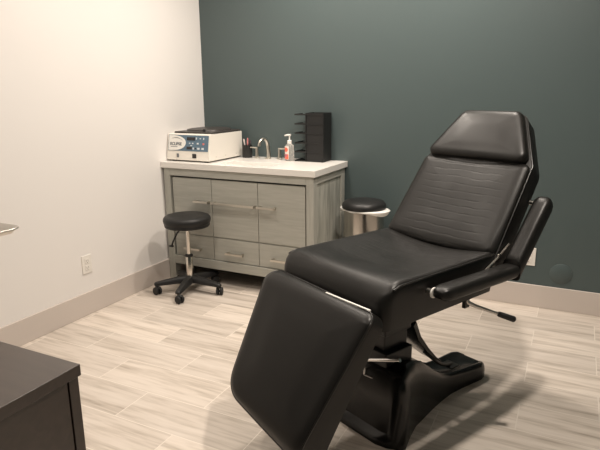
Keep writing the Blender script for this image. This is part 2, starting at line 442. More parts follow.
# countertop with the under-mounted basin
cx0, cx1, cyf, cyb, cz0, cz1 = 0.003, 1.249, -0.569, -0.002, 0.8525, 0.895
hx0, hx1, hy0, hy1 = 0.470, 0.875, -0.500, -0.318
CT = thing('vanity_countertop', 'white quartz vanity countertop with a sink cut into it', 'countertop', (0.626, -0.285, cz0))
ox, oy = 0.626, -0.285
xs, ys = [cx0, hx0, hx1, cx1], [cyf, hy0, hy1, cyb]
bm = bmesh.new()
vt = {}
for k, z in enumerate((0, cz1 - cz0)):
    for i, x in enumerate(xs):
        for j, y in enumerate(ys): vt[i, j, k] = bm.verts.new((x - ox, y - oy, z))
for i in range(3):
    for j in range(3):
        if (i, j) == (1, 1): continue
        for k in (0, 1): bm.faces.new([vt[a] for a in ((i, j, k), (i + 1, j, k), (i + 1, j + 1, k), (i, j + 1, k))])
for i in range(3):
    for j in (0, 3): bm.faces.new([vt[a] for a in ((i, j, 0), (i + 1, j, 0), (i + 1, j, 1), (i, j, 1))])
    for j in (0, 3): bm.faces.new([vt[a] for a in ((j, i, 0), (j, i + 1, 0), (j, i + 1, 1), (j, i, 1))])
for j in (1, 2): bm.faces.new([vt[a] for a in ((1, j, 0), (2, j, 0), (2, j, 1), (1, j, 1))])
for i in (1, 2): bm.faces.new([vt[a] for a in ((i, 1, 0), (i, 2, 0), (i, 2, 1), (i, 1, 1))])
obj('worktop', bm, M['quartz'], CT, 0.002)
bm = bmesh.new()
def ring_rect(x0, y0, x1, y1, z, r): return [(u - ox, v - oy, z) for u, v in rpoly([(x0, y0), (x1, y0), (x1, y1), (x0, y1)], r, 5, 99)]
loft(bm, [ring_rect(hx0 - 0.004, hy0 - 0.004, hx1 + 0.004, hy1 + 0.004, 0.0, 0.006), ring_rect(hx0, hy0, hx1, hy1, -0.004, 0.012),
          ring_rect(hx0 + 0.012, hy0 + 0.008, hx1 - 0.012, hy1 - 0.008, -0.028, 0.02), ring_rect(hx0 + 0.06, hy0 + 0.04, hx1 - 0.06, hy1 - 0.04, -0.033, 0.02)], False, True)
obj('sink_basin', bm, M['porcelain'], CT)
bm = bmesh.new(); lathe(bm, [(0.018, -0.0328), (0.018, -0.030), (0.012, -0.0295)], ((hx0 + hx1) / 2 - ox, (hy0 + hy1) / 2 - oy, 0), seg=20)
obj('drain', bm, M['nickel'], CT)
ox = oy = 0
CZ = cz1

# faucet
F = thing('faucet', 'brushed nickel widespread faucet with arched spout on the white countertop', 'faucet', (0.645, -0.105, CZ))
bm = bmesh.new()
arc = [(0, 0, 0.02)] + [(0, 0.0, 0.02 + 0.015 * k) for k in range(1, 6)]
path = smooth_path([(0.006, 0.004, 0.004), (0.004, 0.003, 0.05), (0, 0.0, 0.105), (-0.005, -0.018, 0.142), (-0.013, -0.048, 0.152), (-0.021, -0.078, 0.134), (-0.024, -0.088, 0.100)], 7)
n = len(path)
R = tube(bm, path, [0.016 - 0.006 * min(1, i / n * 1.6) for i in range(n)], 12)
lathe(bm, [(0.024, 0), (0.024, 0.006), (0.018, 0.010)], seg=24)
obj('spout', bm, M['nickel'], F)
for sx in (-1, 1):
    bm = bmesh.new()
    bx = sx * 0.098
    lathe(bm, [(0.022, 0), (0.022, 0.006), (0.014, 0.012), (0.011, 0.04), (0.0105, 0.078), (0.009, 0.082)], (bx, 0.004, 0), seg=20)
    tube(bm, [(bx - sx * 0.008, 0.004, 0.078), (bx + sx * 0.025, 0.002, 0.080), (bx + sx * 0.052, -0.002, 0.081)], [0.008, 0.0065, 0.0055], 10)
    obj('lever_handle', bm, M['nickel'], F)

# pen cup and pens
C = thing('pen_cup', 'small black cup holding pens between the centrifuge and the faucet', 'cup', (0.455, -0.09, CZ))
bm = bmesh.new(); lathe(bm, [(0.036, 0), (0.038, 0.004), (0.038, 0.098), (0.0355, 0.098), (0.0345, 0.008)], seg=32)
obj('cup_wall', bm, M['black_plastic'], C)
for i, (name, m, dx, dy, tx, ty, h, lab) in enumerate((
        ('pen', 'pen_pink', 0.004, -0.012, 0.018, -0.020, 0.150, 'pink pen leaning in the middle of the black cup'),
        ('pen', 'pen_white', -0.010, -0.010, -0.022, -0.012, 0.142, 'pale pen leaning left in the black cup'),
        ('pen', 'pen_dark', 0.012, 0.012, 0.020, 0.015, 0.132, 'dark pen at the right back of the black cup'))):
    bm = bmesh.new()
    a = Vector((dx * 0.5, dy * 0.5, 0.010)); b = Vector((tx, ty, h))
    tube(bm, [a, a.lerp(b, 0.08), a.lerp(b, 0.92), b], [0.0025, 0.0052, 0.0052, 0.004], 10)
    o = obj(name, bm, M[m], None, loc=(0.455, -0.09, CZ)); tag(o, lab, 'pen', 'pens in the black cup')

# soap dispenser
B = thing('soap_dispenser', 'clear pump bottle with coral red label and white pump on the countertop', 'soap bottle', (0.853, -0.15, CZ))
bm = bmesh.new()
prof = [(0.030, 0.0), (0.034, 0.004), (0.034, 0.104), (0.031, 0.114), (0.020, 0.122), (0.013, 0.125), (0.013, 0.132)]
rings = [[(r * 1.02 * math.cos(2 * PI * k / 40), r * 0.82 * math.sin(2 * PI * k / 40), z) for k in range(40)] for r, z in prof]
loft(bm, rings); obj('bottle', bm, M['soap'], B)
bm = bmesh.new(); lathe(bm, [(0.0165, 0.124), (0.0165, 0.146), (0.012, 0.150), (0.005, 0.152), (0.005, 0.182)], seg=24)
tube(bm, [(0.010, 0.0, 0.186), (-0.012, -0.002, 0.187), (-0.036, -0.006, 0.182)], [0.008, 0.007, 0.0045], 10)
obj('pump', bm, M['white_plastic'], B)
def label_patch(name, a0, a1, z0, z1, m, off=0.0008, oval=False):
    bm = bmesh.new(); N, K = 14, 10; g = []
    for i in range(N + 1):
        for k in range(K + 1):
            s, t = i / N * 2 - 1, k / K * 2 - 1
            if oval: s, t = s * math.sqrt(1 - t * t / 2), t * math.sqrt(1 - s * s / 2)
            a = a0 + (a1 - a0) * (s + 1) / 2; z = z0 + (z1 - z0) * (t + 1) / 2
            g.append(bm.verts.new(((0.034 * 1.02 + off) * math.cos(a), (0.034 * 0.82 + off) * math.sin(a), z)))
    for i in range(N):
        for k in range(K):
            q = i * (K + 1) + k; bm.faces.new((g[q], g[q + K + 1], g[q + K + 2], g[q + 1]))
    o = obj(name, bm, m, B); s = o.modifiers.new('thick', 'SOLIDIFY'); s.thickness = 0.0006; s.offset = 1; return o
l = label_patch('label', -2.75, -1.35, 0.012, 0.106, M['label_pale'])
label_patch('red_mark', -2.55, -1.55, 0.066, 0.100, M['label_red'], 0.0018, True)
label_patch('red_mark', -2.70, -1.45, 0.014, 0.050, M['label_red'], 0.0018)
label_patch('violet_mark', -2.2, -1.85, 0.032, 0.052, M['label_violet'], 0.0026, True)

# black tiered paper tray
T = thing('letter_tray', 'black six tier letter tray rack at the right end of the countertop', 'letter tray', (1.02, -0.085, CZ))
bm = bmesh.new()
box(bm, (-0.035, 0.066, 0.004), (0.105, 0.070, 0.345)); box(bm, (0.101, -0.072, 0.004), (0.105, 0.066, 0.345))
box(bm, (-0.035, -0.072, 0.004), (-0.030, 0.066, 0.345)); box(bm, (-0.030, -0.067, 0.004), (0.101, -0.064, 0.345))
obj('frame', bm, M['rack'], T, 0.0)
for z in (0.0, 0.064, 0.127, 0.196, 0.262, 0.328):
    bm = bmesh.new()
    box(bm, (-0.122, -0.0685, z), (0.1005, 0.0645, z + 0.004)); box(bm, (-0.124, -0.0685, z), (-0.121, 0.0645, z + 0.010)); box(bm, (-0.122, -0.0705, z), (0.0995, -0.0685, z + 0.010))
    obj('tray', bm, M['rack'], T, 0.0008)

# ------------------------------------------------------------------ centrifuge
G = thing('centrifuge', 'off white benchtop centrifuge with blue front panel on the left of the countertop', 'centrifuge', (0.205, -0.29, CZ))
gx0, gx1, gyf, gyb = -0.198, 0.182, -0.208, 0.238
zb, zt = 0.010, 0.200
lean = 0.028
bm = bmesh.new()
prof = [(gyf, zb), (gyf + 0.004, 0.072), (gyf + lean, zt - 0.004), (gyf + lean + 0.006, zt), (gyb, zt), (gyb, zb)]
loft(bm, [[(gx0, y, z) for y, z in prof], [(gx1, y, z) for y, z in prof]])
obj('housing', bm, M['cent_body'], G, 0.004)
# front panel in its own plane: u along x, v up the sloped face
p0 = Vector((0, gyf + 0.004, 0.072)); p1 = Vector((0, gyf + lean, zt - 0.004)); pv = (p1 - p0); plen = pv.length; pv.normalize(); pn = Vector((0, -pv.z, pv.y))
def fp(u, v, w): return p0 + Vector((u, 0, 0)) + pv * v + pn * w
def panel_box(bm, u0, v0, u1, v1, w0, w1):
    vs = box(bm, (u0, v0, w0), (u1, v1, w1))
    for v in vs: v.co = fp(*v.co)
bm = bmesh.new(); panel_box(bm, gx0 + 0.012, 0.006, gx1 - 0.012, plen - 0.006, -0.001, 0.002)
P = obj('control_panel', bm, M['cent_blue'], G, 0.0005); P['label'] = 'blue grey control panel'
bm = bmesh.new()
W0, W1, H0, H1 = gx0 + 0.016, gx0 + 0.170, 0.009, plen - 0.009
hc = (H0 + H1) / 2; hh = (H1 - H0) / 2
pts = [(W0, H0)] + [(W0 + 0.030 + (W1 - W0 - 0.030) * math.cos(t) ** 0.8 if abs(t) < PI / 2 - 1e-6 else W0 + 0.030, hc + hh * math.sin(t)) for t in [(-PI / 2) + PI * k / 24 for k in range(25)]] + [(W0, H1)]
loft(bm, [[fp(u, v, 0.0015) for u, v in pts], [fp(u, v, 0.003) for u, v in pts]])
obj('logo_field', bm, M['cent_white'], P)
# lettering
fc = bpy.data.curves.new('lettering', 'FONT'); fc.body = 'ECLIPSE'; fc.size = 0.034; fc.extrude = 0.0004; fc.offset = 0.0009; fc.align_x = 'CENTER'; fc.space_character = 0.95
fo = bpy.data.objects.new('lettering', fc); COL.objects.link(fo)
dg = bpy.context.evaluated_depsgraph_get(); me = bpy.data.meshes.new_from_object(fo.evaluated_get(dg))
bpy.data.objects.remove(fo)
mw = max(v.co.x for v in me.vertices) - min(v.co.x for v in me.vertices)
for v in me.vertices:
    v.co = fp(gx0 + 0.082 + v.co.x * 0.104 / mw, 0.045 + v.co.y * 0.9, 0.0032 + v.co.z)
me.materials.clear(); me.materials.append(M['print_dark'])
lo = bpy.data.objects.new('lettering', me); COL.objects.link(lo); lo.parent = P
bm = bmesh.new()
sw = [(gx0 + 0.040 + 0.100 * k / 12, hc + 0.030 + 0.014 * math.sin(PI * k / 12) - 0.012 * k / 12, 0.0032) for k in range(13)]
tube(bm, [fp(*q) for q in sw], [0.0006 + 0.0012 * math.sin(PI * k / 12) for k in range(13)], 6)
obj('swoosh', bm, M['print_dark'], P)
bm = bmesh.new(); panel_box(bm, gx0 + 0.036, 0.032, gx0 + 0.098, 0.036, 0.0028, 0.0034)
obj('underline', bm, M['print_dark'], P)
for (u0, v0, u1, v1) in ((gx0 + 0.178, 0.083, gx0 + 0.250, 0.107), (gx0 + 0.180, 0.018, gx0 + 0.226, 0.038)):
    bm = bmesh.new(); panel_box(bm, u0, v0, u1, v1, 0.0015, 0.0032); obj('display', bm, M['display'], P, 0.0006)
for (u, v, w, h, m) in ((0.262, 0.098, 0.008, 0.014, 'button'), (0.296, 0.098, 0.010, 0.007, 'button'), (0.326, 0.098, 0.008, 0.014, 'button'),
                     (0.276, 0.062, 0.016, 0.011, 'button'), (0.326, 0.060, 0.016, 0.013, 'red_button'), (0.205, 0.063, 0.012, 0.007, 'button'), (0.232, 0.063, 0.012, 0.007, 'button'),
                     (0.220, 0.046, 0.016, 0.006, 'button'), (0.240, 0.026, 0.012, 0.014, 'button'), (0.258, 0.026, 0.010, 0.012, 'display'), (0.285, 0.026, 0.020, 0.014, 'button'), (0.322, 0.026, 0.020, 0.014, 'button')):
    bm = bmesh.new(); panel_box(bm, gx0 + u - w / 2, v - h / 2, gx0 + u + w / 2, v + h / 2, 0.0015, 0.0036)
    obj('button', bm, M[m], P, 0.0006)
fy = gyf + 0.002
bm = bmesh.new(); box(bm, (gx0 + 0.098, fy - 0.005, 0.030), (gx0 + 0.110, fy + 0.002, 0.058)); s = obj('power_switch', bm, M['print_dark'], G, 0.001)
bm = bmesh.new(); box(bm, (gx0 + 0.086, fy - 0.004, 0.030), (gx0 + 0.098, fy + 0.002, 0.058)); obj('rocker', bm, M['satin'], s, 0.001)
bm = bmesh.new(); box(bm, (gx0 + 0.234, fy - 0.006, 0.029), (gx0 + 0.266, fy + 0.002, 0.060)); s = obj('lid_latch', bm, M['black_plastic'], G, 0.002)
bm = bmesh.new(); box(bm, (gx0 + 0.243, fy - 0.009, 0.037), (gx0 + 0.257, fy - 0.005, 0.050)); obj('latch_button', bm, M['display'], s, 0.001)
for u, v in ((gx0 + 0.045, gyf + 0.03), (gx1 - 0.045, gyf + 0.03), (gx0 + 0.045, gyb - 0.03), (gx1 - 0.045, gyb - 0.03)):
    bm = bmesh.new(); lathe(bm, [(0.016, 0), (0.018, 0.0105)], (u, v, 0), seg=20); obj('rubber_foot', bm, M['black_rubber'], G)
for y in (-0.12, 0.0, 0.15):
    bm = bmesh.new(); lathe(bm, [(0.004, 0), (0.004, 0.0012), (0.002, 0.002)], (gx1, y, 0.035), Matrix.Rotation(PI / 2, 4, 'Y'), 12); obj('screw', bm, M['satin'], G)
bm = bmesh.new()
ol = rpoly([(gx0 + 0.03, gyf + 0.055), (gx1 - 0.002, gyf + 0.055), (gx1 - 0.002, gyb - 0.004), (gx0 + 0.03, gyb - 0.004)], 0.02, 5, 0.1)
loft(bm, [[(u, v, zt - 0.001) for u, v in ol], [(u, v, zt + 0.010) for u, v in ol], [(u, v, zt + 0.013) for u, v in inset(ol, 0.003)]])
LD = obj('lid', bm, M['cent_lid'], G); LD['label'] = 'dark grey lid'
bm = bmesh.new()
o8 = rpoly([(gx0 + 0.06, gyf + 0.10), (gx1 - 0.03, gyf + 0.10), (gx1 - 0.03, gyb - 0.02), (gx0 + 0.06, gyb - 0.02)], 0.11, 10, 0.1)
loft(bm, [[(u, v, zt + 0.012) for u, v in o8], [(u, v, zt + 0.024) for u, v in inset(o8, 0.006)], [(u, v, zt + 0.030) for u, v in inset(o8, 0.03)]])
obj('raised_dome', bm, M['cent_lid'], LD)
bm = bmesh.new(); lathe(bm, [(0.008, zt + 0.012), (0.009, zt + 0.028), (0.006, zt + 0.032)], (0.075, -0.105, 0), seg=18); obj('knob', bm, M['black_plastic'], LD)

# ------------------------------------------------------------------ rolling stool
ST = thing('rolling_stool', 'low black round stool on casters in front of the grey vanity', 'stool', (0.338, -0.725, 0))
bm = bmesh.new()
prof = [(r * 0.97, z + 0.036) for r, z in [(0.150, 0.442), (0.160, 0.446), (0.163, 0.456), (0.160, 0.463), (0.166, 0.470), (0.170, 0.488), (0.168, 0.503), (0.158, 0.516), (0.135, 0.522), (0.08, 0.526), (0.02, 0.527)]]
lathe(bm, prof, seg=64); obj('seat', bm, M['stool_vinyl'], ST)
bm = bmesh.new(); lathe(bm, [(0.06, 0.462), (0.075, 0.470), (0.10, 0.480)], seg=32); obj('seat_plate', bm, M['black_plastic'], ST)
bm = bmesh.new(); lathe(bm, [(0.014, 0.245), (0.014, 0.466)], seg=24); obj('piston', bm, M['steel'], ST)
bm = bmesh.new(); lathe(bm, [(0.025, 0.085), (0.025, 0.262), (0.022, 0.268)], seg=28); c = obj('gas_cylinder', bm, M['steel'], ST)
bm = bmesh.new(); lathe(bm, [(0.027, 0.258), (0.027, 0.272), (0.018, 0.277)], seg=28); obj('collar', bm, M['black_plastic'], c)
bm = bmesh.new()
tube(bm, smooth_path([(-0.03, 0.0, 0.464), (-0.062, -0.022, 0.440), (-0.092, -0.045, 0.375), (-0.104, -0.052, 0.338)], 5), 0.006, 10)
box(bm, (-0.124, -0.062, 0.328), (-0.092, -0.045, 0.340))
obj('height_lever', bm, M['black_plastic'], ST, 0.002)
bm = bmesh.new(); lathe(bm, [(0.045, 0.070), (0.048, 0.085), (0.044, 0.112), (0.030, 0.122)], seg=32); H = obj('hub', bm, M['black_plastic'], ST)
for k in range(5):
    a = math.radians((-138, -73, 2, 74, 146)[k]); ca, sa = math.cos(a), math.sin(a)
    bm = bmesh.new()
    rings = []
    for d, hw, z0, z1 in ((0.030, 0.034, 0.072, 0.118), (0.10, 0.029, 0.070, 0.110), (0.18, 0.024, 0.066, 0.098), (0.238, 0.021, 0.064, 0.088), (0.252, 0.014, 0.068, 0.080)):
        rings.append([(ca * d - sa * s * hw, sa * d + ca * s * hw, z) for s, z in ((-1, z0), (1, z0), (1, z0 + (z1 - z0) * 0.6), (0.6, z1), (-0.6, z1), (-1, z0 + (z1 - z0) * 0.6))])
    loft(bm, rings); obj('leg', bm, M['black_plastic'], ST, 0.002)
    sw = a + (0.6, -0.5, 0.35, 1.2, 2.0)[k]
    ctr = Vector((ca * 0.240, sa * 0.240, 0.0)); ax = Vector((math.cos(sw), math.sin(sw), 0))      # axle direction
    fwd = Vector((-ax.y, ax.x, 0)); wc = ctr + fwd * 0.012 + Vector((0, 0, 0.028))
    bm = bmesh.new(); rot = Vector((0, 0, 1)).rotation_difference(ax).to_matrix().to_4x4()
    for s in (-1, 1):
        lathe(bm, [(0.018, -0.009), (0.025, -0.008), (0.028, -0.004), (0.028, 0.004), (0.025, 0.008), (0.018, 0.009)], wc + ax * (s * 0.014), rot, 28)
    W = obj('caster', bm, M['black_rubber'], ST)
    bm = bmesh.new(); lathe(bm, [(0.007, 0.05), (0.007, 0.075)], ctr, seg=12)
    tube(bm, [wc + ax * -0.006, wc + ax * 0.006], 0.010, 12)
    tube(bm, smooth_path([ctr + Vector((0, 0, 0.060)), wc + Vector((0, 0, 0.030)) , wc + fwd * 0.02 + Vector((0, 0, 0.02))], 4), 0.009, 8)
    obj('caster_fork', bm, M['black_plastic'], W)

# ------------------------------------------------------------------ trash can
TC = thing('trash_can', 'round polished steel pedal bin with black lid and white liner beside the vanity', 'trash can', (1.450, -0.195, 0))
bm = bmesh.new(); lathe(bm, [(0.138, 0.022), (0.140, 0.03), (0.140, 0.594), (0.134, 0.594), (0.134, 0.05)], seg=64); obj('body', bm, M['bin_steel'], TC)
bm = bmesh.new(); lathe(bm, [(0.144, 0.0), (0.146, 0.012), (0.142, 0.026)], seg=48); obj('base_ring', bm, M['black_plastic'], TC)
bm = bmesh.new(); lathe(bm, [(0.140, 0.604), (0.151, 0.606), (0.153, 0.620), (0.149, 0.636), (0.134, 0.651), (0.09, 0.661), (0.02, 0.664)], seg=64); obj('lid', bm, M['black_plastic'], TC)
bm = bmesh.new()
rg = random.Random(3); N = 72; rings = []
prof_b = []
for i in range(N):
    a = 2 * PI * i / N
    f = 0.5 + 0.5 * math.sin(3 * a + 0.8) * math.sin(7 * a + 2) + 0.25 * rg.random()
    right = max(0, math.cos(a + 0.35)) ** 5; left = max(0, math.cos(a - PI - 0.1)) ** 12
    out = 0.001 + 0.004 * f + 0.055 * right + 0.024 * left; drop = 0.000 + 0.003 * f + 0.022 * right + 0.022 * left
    up = 0.010 * right + 0.006 * left
    prof_b.append([(0.135, 0.596), (0.140, 0.601), (0.142 + out * 0.7, 0.602 + up), (0.143 + out, 0.597 + up * 0.5), (0.142 + out * 0.7, 0.595 - drop), (0.1405, 0.594 - drop * 0.6)])
for k in range(6): rings.append([(prof_b[i][k][0] * math.cos(2 * PI * i / N), prof_b[i][k][0] * math.sin(2 * PI * i / N), prof_b[i][k][1]) for i in range(N)])
loft(bm, rings + [rings[0]], False, False); bmesh.ops.remove_doubles(bm, verts=bm.verts, dist=1e-5)
bg = obj('bin_liner', bm, M['bag'], TC); bg['label'] = 'crumpled white bin liner'
bm = bmesh.new(); tube(bm, [(-0.03, -0.150, 0.014), (-0.03, -0.19, 0.012), (0.03, -0.19, 0.012), (0.03, -0.150, 0.014)], 0.007, 8); obj('pedal', bm, M['black_plastic'], TC)

# ------------------------------------------------------------------ treatment chair
TH = 0.4306
CH = thing('treatment_chair', 'black vinyl reclining treatment chair with dropped leg rest on pedestal', 'treatment chair', (2.0845, -1.6143, 0), -TH)
HW = 0.290
SY0, SY1, SZ, SB = -0.368, 0.300, 0.752, 0.582
# base casting
bm = bmesh.new()
st = [(-0.205, 0.015, 0.12), (-0.19, 0.03, 0.165), (-0.168, 0.045, 0.200), (-0.156, 0.275, 0.216), (-0.135, 0.305, 0.220), (-0.06, 0.318, 0.180), (0.02, 0.297, 0.145), (0.08, 0.270, 0.132),
      (0.14, 0.225, 0.118), (0.20, 0.178, 0.105), (0.27, 0.132, 0.093), (0.35, 0.102, 0.083), (0.44, 0.090, 0.086), (0.53, 0.084, 0.094), (0.575, 0.080, 0.098), (0.610, 0.074, 0.090), (0.632, 0.064, 0.070), (0.640, 0.050, 0.045)]
rings = []
for y, h, w in st:
    dish = 0.014 if y > 0.22 and y < 0.6 else 0.004
    r = [(-1, 0), (-1, 0.55), (-0.97, 0.80), (-0.90, 0.96), (-0.80, 1.0), (-0.70, 0.985)]
    half = [(u * w, z * h) for u, z in r] + [(-0.58 * w, h - dish), (0, h - dish)]
    ring = half + [(-u, z) for u, z in reversed(half[:-1])]
    rings.append([(u, y, z) for u, z in ring])
loft(bm, rings)
BS = obj('pedestal_base', bm, M['gloss_black'], CH, 0, angle=0.9); BS['label'] = 'glossy black boat shaped foot'
bm = bmesh.new()
box(bm, (-0.15, -0.13, 0.25), (0.100, 0.03, 0.36)); box(bm, (-0.12, -0.11, 0.355), (0.070, 0.03, 0.43)); box(bm, (-0.14, -0.12, 0.425), (0.082, 0.04, 0.455)); box(bm, (-0.11, -0.10, 0.45), (0.065, 0.03, 0.50))
lathe(bm, [(0.06, 0.40), (0.06, 0.555)], (0, -0.03, 0), seg=32)
PU = obj('hydraulic_pump', bm, M['black_plastic'], CH, 0.006)
bm = bmesh.new(); box(bm, (-0.20, -0.28, 0.555), (0.20, 0.22, 0.583)); box(bm, (-0.13, -0.13, 0.495), (0.10, 0.10, 0.558)); obj('seat_plate', bm, M['gunmetal'], CH, 0.004)
# rear lift arm and foot pedal
bm = bmesh.new()
rings = []
for y, z, w, t in ((0.05, 0.430, 0.085, 0.03), (0.10, 0.345, 0.075, 0.028), (0.18, 0.262, 0.06, 0.024), (0.27, 0.185, 0.042, 0.018), (0.34, 0.138, 0.026, 0.012)):
    rings.append([(-w, y, z), (w, y, z), (w, y + t * 0.6, z + t * 0.6), (-w, y + t * 0.6, z + t * 0.6)])
loft(bm, rings); obj('lift_arm', bm, M['gloss_black'], CH, 0.003)
bm = bmesh.new()
tube(bm, smooth_path([(0.03, 0.20, 0.245), (0.035, 0.30, 0.160), (0.03, 0.37, 0.122), (0.02, 0.43, 0.104)], 5), 0.008, 10)
box(bm, (-0.012, 0.385, 0.100), (0.055, 0.445, 0.108))
obj('foot_pedal', bm, M['gunmetal'], CH, 0.002)
bm = bmesh.new()
tube(bm, [(0.017, -0.16, 0.345), (0.012, -0.16, 0.315), (0.008, -0.16, 0.25)], 0.004, 8)
tube(bm, [(0.012, -0.16, 0.316), (0.187, -0.15, 0.380)], 0.0075, 12)
tube(bm, [(0.008, -0.16, 0.25), (0.076, -0.15, 0.249)], 0.004, 8)
rd = obj('release_bar', bm, M['chrome'], CH); rd['label'] = 'bent bright steel release bar'

# seat
FR = 0.10
def seat_frame(u, v, w):
    a, b = (SY0 + FR - v) / FR, (w - (SZ + 0.004 - FR)) / FR          # rolled front edge
    if a > 0 and b > 0:
        a, b = min(a, 1), min(b, 1.06)
        a, b = a * math.sqrt(1 - min(b, 1) ** 2 / 2), b * math.sqrt(1 - a * a / 2)
        v, w = SY0 + FR - a * FR, SZ + 0.004 - FR + b * FR
    return Vector((u, v, w))
def seat_warp(u, v, w):
    k = max(0.0, min(1.0, (w - SB) / (SZ - SB)))
    d = 0.0
    if k > 0.97:
        e = 1 - (u / HW) ** 2; e = max(0, e)
        d -= 0.030 * e ** 1.3 * max(0, min(1, (v + 0.36) / 0.22)) ** 1.3
        d += 0.006 * math.exp(-((v + 0.24) / 0.07) ** 2) * e
    return d
so = rpoly([(-HW, SY0), (HW, SY0), (HW, SY1), (-HW, SY1)], [0.045, 0.045, 0.03, 0.03], 8, 0.02)
bm = bmesh.new()
pad(bm, so, [(0.022, SB), (0.004, SB + 0.006), (0.0, SB + 0.04), (0.0, SZ - 0.05), (0.0, SZ - 0.020), (0.003, SZ - 0.009), (0.010, SZ - 0.002), (0.020, SZ + 0.002), (0.030, SZ + 0.003)], seat_frame, 0.004, 12, seat_warp)
SE = obj('seat', bm, M['vinyl_seat'], CH)
def pipe_edge(name, outl, w, frame, warp, parent, r=0.0034, ins=0.0015, m='piping'):
    bm = bmesh.new(); pts = []
    for u, v in inset(outl, ins): pts.append(frame(u, v, w + (warp(u, v, w) if warp else 0)))
    tube(bm, pts, r, 8, closed=True); bmesh.ops.remove_doubles(bm, verts=bm.verts, dist=1e-6)
    return obj(name, bm, M[m], parent)
bm = bmesh.new()
k0 = max(range(len(so)), key=lambda i: (so[i][0] - so[i][1]))
pp = [q for q in inset(so, 0.0015)]; pp = pp[k0:] + pp[:k0]
pp = [q for q in pp if q[1] > SY0 + 0.035]
tube(bm, [seat_frame(u, v, SZ - 0.008 + seat_warp(u, v, SZ - 0.008)) for u, v in pp], 0.0036, 8); obj('piping', bm, M['piping'], SE)

# leg rest
LA = math.radians(56.5)
LO = Vector((0, -0.418, 0.680)); LD_ = Vector((0, -math.cos(LA), -math.sin(LA))); LN = Vector((0, -math.sin(LA), math.cos(LA)))
def leg_frame(u, v, w): return LO + Vector((u, 0, 0)) + LD_ * v + LN * w
LL = 0.522
lo_ = rpoly([(-0.316, -0.026), (-0.226, LL - 0.034), (0.232, LL + 0.028), (0.300, 0)][::-1], [0.045, 0.06, 0.115, 0.05], 10, 0.02)
lo_ = lo_ if sum((lo_[i][0] * lo_[(i + 1) % len(lo_)][1] - lo_[(i + 1) % len(lo_)][0] * lo_[i][1]) for i in range(len(lo_))) > 0 else lo_[::-1]
bm = bmesh.new()
def leg_warp(u, v, w):
    if w < -0.05: return -0.13 * max(0, v - 0.06)
    if w < -0.02: return 0
    return -0.016 * max(0, (0.05 - v) / 0.05) ** 2 - 0.012 * max(0, (v - LL + 0.07) / 0.07) ** 2
pad(bm, lo_, [(0.012, -0.086), (0.0, -0.074), (0.0, -0.02), (0.001, -0.011), (0.006, -0.003), (0.016, 0.001), (0.030, 0.004)], leg_frame, 0.010, 10, leg_warp)
LR = obj('leg_rest', bm, M['vinyl'], CH)
pipe_edge('piping', lo_, -0.008, leg_frame, leg_warp, LR)
bm = bmesh.new(); box(bm, (0.03, -0.398, 0.640), (0.255, -0.390, 0.674)); hb = obj('hinge_strip', bm, M['white_plastic'], CH, 0.002); hb['label'] = 'pale strip showing in the gap under the seat front'
for sx in (-0.17, 0.17):
    bm = bmesh.new(); tube(bm, [(sx, -0.20, 0.568), (sx, -0.34, 0.560), leg_frame(sx, 0.16, -0.106), leg_frame(sx, 0.30, -0.126)], 0.011, 8)
    obj('leg_rest_arm', bm, M['gunmetal'], CH)

# backrest
BA = 0.9227
BO = Vector((0, 0.285, 0.735)); BD = Vector((0, math.cos(BA), math.sin(BA))); BN = Vector((0, -math.sin(BA), math.cos(BA)))
def back_frame(u, v, w): return BO + Vector((u, 0, 0)) + BD * v + BN * w
SH, TOPV = 0.432, 0.690
SW = 0.274
bo = rpoly([(-HW, -0.02), (HW, -0.02), (SW, SH), (0.142, TOPV), (-0.165, TOPV), (-SW, SH)], [0.02, 0.02, 0.06, 0.055, 0.055, 0.06], 8, 0.02)
bm = bmesh.new()
pad(bm, bo, [(0.03, -0.118), (0.008, -0.110), (0.0, -0.09), (0.0, -0.014), (0.003, -0.004), (0.010, 0.0)], back_frame, 0.0, 6)
SHL = obj('back_shell', bm, M['vinyl_side'], CH)
pipe_edge('piping', bo, -0.010, back_frame, None, SHL)
bo2 = rpoly([(-HW + 0.001, -0.012), (HW - 0.001, -0.012), (SW - 0.001, SH), (-SW + 0.001, SH)], [0.04, 0.04, 0.03, 0.03], 8, 0.02)
def back_warp(u, v, w): return (-0.008 * max(0, 1 - (u / 0.25) ** 2) ** 2 + 0.006 * math.exp(-((v - 0.02) / 0.09) ** 2)) if w > 0.0135 else 0
bm = bmesh.new()
pad(bm, bo2, [(0.004, -0.004), (0.0, 0.002), (0.002, 0.008), (0.008, 0.013), (0.017, 0.017), (0.028, 0.020)], back_frame, 0.004, 10, back_warp)
obj('backrest', bm, M['vinyl_back'], CH)
ho = rpoly([(-SW + 0.004, SH - 0.006), (SW - 0.004, SH - 0.006), (0.138, TOPV - 0.006), (-0.160, TOPV - 0.006)], [0.034, 0.034, 0.05, 0.05], 8, 0.02)
bm = bmesh.new()
pad(bm, ho, [(0.004, -0.004), (0.0, 0.010), (0.001, 0.026), (0.007, 0.036), (0.017, 0.041), (0.029, 0.044)], back_frame, 0.004, 9)
HR = obj('headrest', bm, M['vinyl'], CH)
pipe_edge('piping', ho, 0.010, back_frame, None, HR, 0.004)

